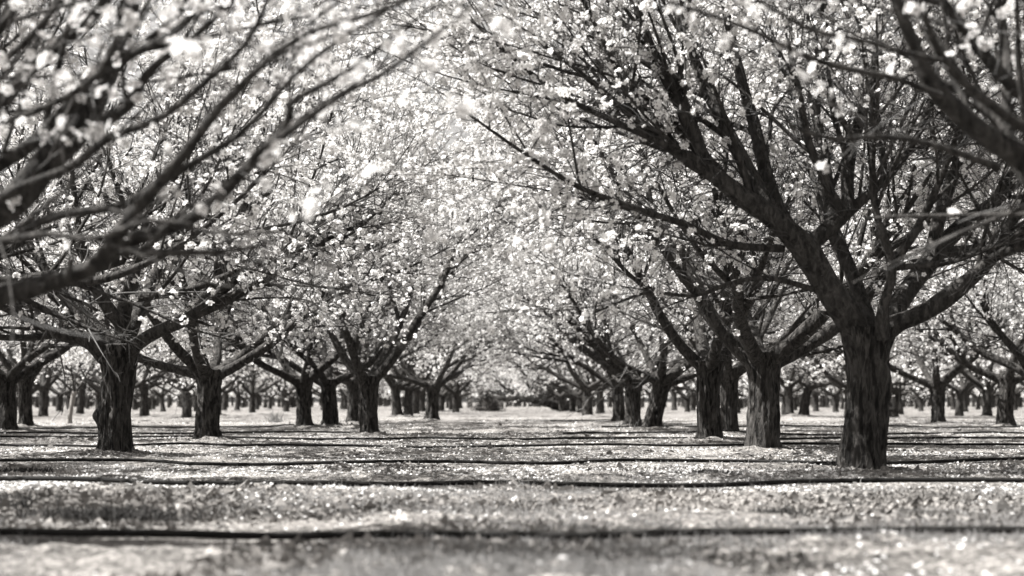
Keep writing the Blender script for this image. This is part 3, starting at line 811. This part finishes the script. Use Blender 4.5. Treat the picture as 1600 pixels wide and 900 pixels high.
for hi, (pl, lab) in enumerate(HOSES):
    pts = HLINE[hi].copy()
    pts[:, 1] += 0.03 * vnoise(pts[:, 0] * 1.7, np.zeros(420), 40 + hi)
    zz = H(pts[:, 0], pts[:, 1], False) + mounds(pts[:, 0], pts[:, 1])
    ker = np.ones(9) / 9; zs = np.convolve(np.pad(zz, 4, 'edge'), ker, 'valid')
    r = (.0145, .0145, .0135)[min(hi, 2)] if hi < 4 else .0145
    pts[:, 2] = zs + r + .012 + .006 * vnoise(pts[:, 0] * 1.6, pts[:, 0] * 0, 90 + hi)
    # stop at the ends; keep clear of trunks
    for a, b in MXY[:40]:
        dx = pts[:, 0] - a; dy = pts[:, 1] - b; dd_ = np.hypot(dx, dy); m = dd_ < .27
        pts[m, 1] = b + np.where(dy[m] < 0, -1, 1) * np.sqrt(np.maximum(.27 ** 2 - dx[m] ** 2, 0))
    g = Geo(); tubes(g, pts, np.full(420, r), 8)
    tag(link('irrigation_hose', g.mesh('irrigation_hose', [M_HOSE])), lab, 'hose', 'irrigation hoses across the orchard floor')

# ------------------------------------------------------------------ fallen petals, litter, dry grass
def scatter(n, ymin, ymax, seed, mask=None):
    rng = np.random.default_rng(seed)
    u = rng.uniform(size=n); Yv = 1 / (1 / ymax + u * (1 / ymin - 1 / ymax))          # denser near the camera
    X = rng.uniform(-.42, .42, n) * Yv + rng.normal(size=n) * .2
    if mask is not None:
        k = rng.uniform(size=n) < mask(X, Yv); X, Yv = X[k], Yv[k]
    return X, Yv, rng
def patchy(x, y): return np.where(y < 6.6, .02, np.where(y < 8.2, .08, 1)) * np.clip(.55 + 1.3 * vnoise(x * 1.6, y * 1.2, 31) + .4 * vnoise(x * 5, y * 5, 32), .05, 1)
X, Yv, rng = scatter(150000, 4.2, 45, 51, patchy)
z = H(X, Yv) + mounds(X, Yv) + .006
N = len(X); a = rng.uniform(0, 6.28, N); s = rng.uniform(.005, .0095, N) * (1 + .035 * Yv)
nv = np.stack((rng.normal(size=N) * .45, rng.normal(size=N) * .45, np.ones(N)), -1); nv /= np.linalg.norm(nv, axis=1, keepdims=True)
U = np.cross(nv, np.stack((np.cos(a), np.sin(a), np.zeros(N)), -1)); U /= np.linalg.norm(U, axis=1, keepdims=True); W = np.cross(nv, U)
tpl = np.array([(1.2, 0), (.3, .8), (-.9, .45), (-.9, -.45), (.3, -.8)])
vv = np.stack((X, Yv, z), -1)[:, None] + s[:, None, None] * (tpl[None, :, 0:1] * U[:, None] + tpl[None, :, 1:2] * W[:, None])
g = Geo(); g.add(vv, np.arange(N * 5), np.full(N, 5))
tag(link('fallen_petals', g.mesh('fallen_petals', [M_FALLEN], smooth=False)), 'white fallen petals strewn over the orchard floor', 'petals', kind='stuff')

# short dry grass
def dens(x, y): return np.clip(vnoise(x * .9, y * 1.1, 61) * 1.3 + .25, 0, 1) ** 1.5
X, Yv, rng = scatter(110000, 4.0, 32, 52, dens)
N = len(X); z = H(X, Yv) + mounds(X, Yv) - .003
az = rng.uniform(0, 6.28, N); ln = rng.uniform(.015, .055, N); tilt = rng.uniform(.2, 1.3, N)
d = np.stack((np.cos(az) * np.sin(tilt), np.sin(az) * np.sin(tilt), np.cos(tilt)), -1)
wv = np.stack((-np.sin(az), np.cos(az), np.zeros(N)), -1) * (.0014 + .00006 * Yv)[:, None]
p0 = np.stack((X, Yv, z), -1)
p1 = p0 + d * ln[:, None] * .6; p2 = p0 + d * ln[:, None] + np.array((0, 0, -.25)) * (ln * np.sin(tilt))[:, None]
vv = np.stack((p0 - wv, p0 + wv, p1 + wv * .8, p2, p1 - wv * .8), 1)
g = Geo(); g.add(vv, np.arange(N * 5), np.full(N, 5))
tag(link('dry_grass', g.mesh('dry_grass', [M_DRY], smooth=False)), 'short pale dry grass growing in patches on the orchard floor', 'grass', kind='stuff')

# dark crumbled clods and leaf litter
def ld(x, y):
    v = np.clip(vnoise(x * 1.3, y * 1.5, 71) * 1.6 - .25, 0, 1) ** 1.2
    berm = np.exp(-((y - 7.3) / .45) ** 2) * np.clip(-.1 + 1.1 * vnoise(x * 1.9, y * 2, 73) + .6 * vnoise(x * 7, y * 7, 74), 0, 1)
    heap = np.exp(-((x + 2.0) / .75) ** 2 - ((y - 7.0) / .38) ** 2) * 4
    ring = 0
    for a_, b_ in MXY[:34]: ring = ring + .55 * np.exp(-((x - a_) ** 2 + (y - b_) ** 2) / .2)
    heap2 = ring + np.exp(-((x + 3.35) / .25) ** 2 - ((y - 11) / .5) ** 2) * 2
    front = (y < 6.3) * np.clip(1.2 * vnoise(x * 1.3, y * 1.5, 75) - .1, 0, 1)
    return np.clip(v * .8 + berm + heap + heap2 + front, 0, 1)
def ldh(x, y): return ld(x, y) * hose_lane(x, y) ** .5
X, Yv, rng = scatter(150000, 4.0, 40, 53, ldh)
N = len(X); heap = np.exp(-((X + 2.1) / .6) ** 2 - ((Yv - 7.0) / .33) ** 2) * .08
z = H(X, Yv) + mounds(X, Yv) + rng.uniform(0, 1, N) * heap + .003
s = rng.uniform(.004, .016, N) * (1 + .02 * Yv) * (1 + (rng.uniform(size=N) < .03) * 1.6)
tet = np.array([(1, 0, -.2), (-.5, .9, -.2), (-.6, -.8, -.1), (.1, .05, .8), (.2, .1, -.7)])
jit = rng.normal(size=(N, 5, 3)) * .3
vv = np.stack((X, Yv, z), -1)[:, None] + s[:, None, None] * (tet[None] + jit)
tf = np.array([0, 1, 3, 1, 2, 3, 2, 0, 3, 1, 0, 4, 2, 1, 4, 0, 2, 4])
g = Geo(); g.add(vv, (tf[None] + (np.arange(N) * 5)[:, None]).ravel(), np.full(N * 6, 3))
tag(link('leaf_litter', g.mesh('leaf_litter', [M_LITTER], smooth=False)), 'dark crumbled clods and leaf litter scattered on the orchard floor', 'litter', kind='stuff')

# ------------------------------------------------------------------ weeds, bush, fallen branch
M_BRUSH, _t, _b = mat_new('dark_brush'); _b.inputs['Base Color'].default_value = (*gray(0.028), 1); _b.inputs['Roughness'].default_value = 0.9
def weed(px, py, h, n, seed, label, spread=.7, mat=None, wide=.28, group='dry weeds on the orchard floor', cat='weed'):
    rng = np.random.default_rng(seed); X, Yg = ground_pt(px, py)
    P0 = np.zeros((n, 5, 3)); az = rng.uniform(0, 6.28, n); th = rng.uniform(.1, spread, n); ln = h * rng.uniform(.5, 1, n)
    d = np.stack((np.cos(az) * np.sin(th), np.sin(az) * np.sin(th), np.cos(th)), -1)
    P0[:, 0] = rng.normal(size=(n, 3)) * np.array((h * wide, h * min(wide, .6), 0)) + np.array((0, 0, -.01))
    for k in range(1, 5):
        d = d + np.stack((np.cos(az), np.sin(az), -np.ones(n)), -1) * .10 * th[:, None]; d /= np.linalg.norm(d, axis=1, keepdims=True)
        P0[:, k] = P0[:, k - 1] + d * (ln / 4)[:, None]
    g = Geo(); tubes(g, P0, np.tile(np.array((.0028, .0026, .0024, .0018, .0006)) * (Yg / 14) * (3.6 if mat else 1), (n, 1)), 3)
    o = link('weed', g.mesh('weed', [mat or M_DRY])); o.location = (X, Yg, Z(X, Yg))
    tag(o, label, cat, group)
weed(532, 764, .055, 34, 1, 'small pale grass tuft by the second hose, left of the centre', 1.2)
weed(955, 694, .17, 9, 2, 'pale dry weed with crossed stalks on the right of the aisle')
weed(985, 672, .26, 7, 3, 'pale leaning dry weed in front of the right trunk cluster', .9)
weed(1445, 690, .16, 26, 4, 'spiky dry weed tuft right of the big foreground trunk', .9)
weed(1415, 688, .12, 14, 5, 'lower dry weed left of the spiky tuft on the right', 1.0)
weed(722, 698, .10, 18, 6, 'small dry weed tuft on the aisle, just left of centre', 1.1)
weed(430, 660, .35, 46, 7, 'bright feathery dry grass clump left of the flared left trunk', .7)
weed(1585, 690, .09, 16, 8, 'small dry weed by the right edge of the photo', 1.0)
weed(242, 700, .07, 14, 9, 'small weed at the hose just right of the first left trunk', 1.0)

for k, (bx, by, bh, bn, bw, bl) in enumerate([
    (15, 800, .085, 520, 1.1, 'dark brushy clump at the left photo edge, above the closest hose'),
    (105, 812, .06, 420, 1.6, 'low dark brushy clump between the two taller ones, left foreground'),
    (195, 814, .075, 520, 1.2, 'dark rounded brushy clump in the left foreground, rightmost of three large ones'),
    (610, 793, .03, 150, 1.6, 'small dark weed patch in the blurred foreground, left of centre'),
    (820, 790, .028, 120, 1.5, 'small dark weed patch in the blurred foreground near the centre'),
    (1215, 803, .035, 150, 1.5, 'dark weed patch in the blurred foreground, below the big right trunk'),
    (1350, 789, .025, 100, 1.5, 'small dark weed patch below the foot of the big right trunk'),
    (1105, 744, .03, 120, 1.5, 'dark tuft between the second and third hose, left of the big trunk'),
    (1295, 727, .045, 160, 1.1, 'dark tuft against the left foot of the big right trunk'),
    (680, 752, .022, 90, 1.8, 'small dark tuft between the second and third hose, left of centre'),
    (40, 738, .05, 200, 1.3, 'dark grassy tuft near the left edge between the second and third hose')]):
    weed(bx, by, bh * 1.25, int(bn * 1.5), 200 + k, bl, 1.25, M_BRUSH, bw, 'dark brushy clumps on the orchard floor', 'brush clump')

def bush(px, py, wpx, hpx, seed):
    rng = np.random.default_rng(seed); Yg = FPX * CAMZ / (py - HOR); X = (px - 800) / FPX * Yg
    a, b = wpx / 2 / FPX * Yg, hpx / FPX * Yg
    root = bpy.data.objects.new('round_bush', None); COL.objects.link(root); root.location = (X, Yg, 0)
    n = 420; az = rng.uniform(0, 6.28, n); th = rng.uniform(0, 1.5, n); P0 = np.zeros((n, 5, 3))
    d = np.stack((np.cos(az) * np.sin(th), np.sin(az) * np.sin(th), np.cos(th)), -1)
    e = d * np.array((a, a, b)) * rng.uniform(.6, 1, (n, 1))
    for k in range(5): P0[:, k] = e * 1.15 * k / 4 + rng.normal(size=(n, 3)) * .05 * (k > 0)
    g = Geo(); tubes(g, P0, np.full((n, 5), .014), 3); link('stems', g.mesh('stems', [M_TWIG]), root)
    m = 3200; az = rng.uniform(0, 6.28, m); th = np.arccos(rng.uniform(0, 1, m)); r = rng.uniform(.2, 1.1, m) ** .6
    lump = 1 + .45 * vnoise(az * 1.3, az * 0, 8) + .3 * vnoise(az * 3, th * 2, 9)
    r = r * lump * np.where(np.cos(th) > .5, .92, 1.05)
    pos = np.stack((np.cos(az) * np.sin(th) * a, np.sin(az) * np.sin(th) * a, np.cos(th) * b), -1) * r[:, None] * (1 + .12 * vnoise(az * 2, th * 3, 5))[:, None]
    g = Geo(); add_flowers(g, pos, rng.normal(size=(m, 3)), rng.uniform(.015, .035, m), FT_LO, rng)
    link('leaves', g.mesh('leaves', [M_BUSH, M_BUSH], smooth=False), root)
    tag(root, 'round grey twiggy bush at the far left edge of the aisle', 'bush')
bush(762, 643, 46, 27, 5)

# fallen tree lying across the end of the aisle
rng = np.random.default_rng(31)
Yf = 84.0
root = bpy.data.objects.new('fallen_tree', None); COL.objects.link(root); fl_loc = P(876, 640, Yf); fl_loc[2] = 0.0; root.location = fl_loc
def fpx(l, n=18):
    pts = [P(px, py, Yf + dy) - fl_loc for px, py, r, dy in l]; return resample(pts, [r * 1.8 * Yf / FPX for _, _, r, _ in l], n)
g = Geo()
main = [(884, 639, 4.5, 0), (862, 632, 4, -.5), (840, 626, 3.2, -1), (815, 623, 2.8, -1.2), (785, 622, 2.2, -1), (750, 621, 1.6, -.6)]
a_, b_ = fpx(main); tubes(g, a_, b_, 8, rough=.15); link('trunk', g.mesh('trunk', [M_TRUNK]), root)
subs = [[(856, 630, 2.8, -.5), (846, 620, 2.4, -.7), (834, 612, 2.2, -.8), (826, 603, 1.6, -.9), (818, 590, 1, -.9)],
        [(815, 623, 2, -1.2), (800, 612, 1.4, -1), (785, 603, 1, -1), (770, 592, .7, -1)],
        [(800, 622, 1.6, -1), (775, 614, 1.2, -.6), (745, 606, .8, -.3)],
        [(840, 626, 1.8, -1), (865, 617, 1.4, -1.6), (880, 606, 1, -2)]]
P_ = []
for sb in subs:
    g = Geo(); a_, b_ = fpx(sb, 10); tubes(g, a_, b_, 6, rough=.1); link('limb', g.mesh('limb', [M_LIMB]), root)
    P_.append(a_)
P_.append(a_)
src = np.concatenate(P_ + [fpx(main)[0]])
n = 500; st = src[rng.integers(0, len(src), n)]; d = rng.normal(size=(n, 3)) + np.array((-.5, 0, .7)); d /= np.linalg.norm(d, axis=1, keepdims=True)
L = rng.uniform(.3, 1.1, n); tw_ = st[:, None] + d[:, None] * L[:, None, None] * np.linspace(0, 1, 4)[None, :, None] + rng.normal(size=(n, 4, 3)) * .04
g = Geo(); tubes(g, tw_, np.tile(np.array((.016, .013, .01, .006)), (n, 1)), 3); link('twigs', g.mesh('twigs', [M_TWIG]), root)
tag(root, 'fallen tree with upturned limbs lying across the far end of the aisle', 'fallen tree')
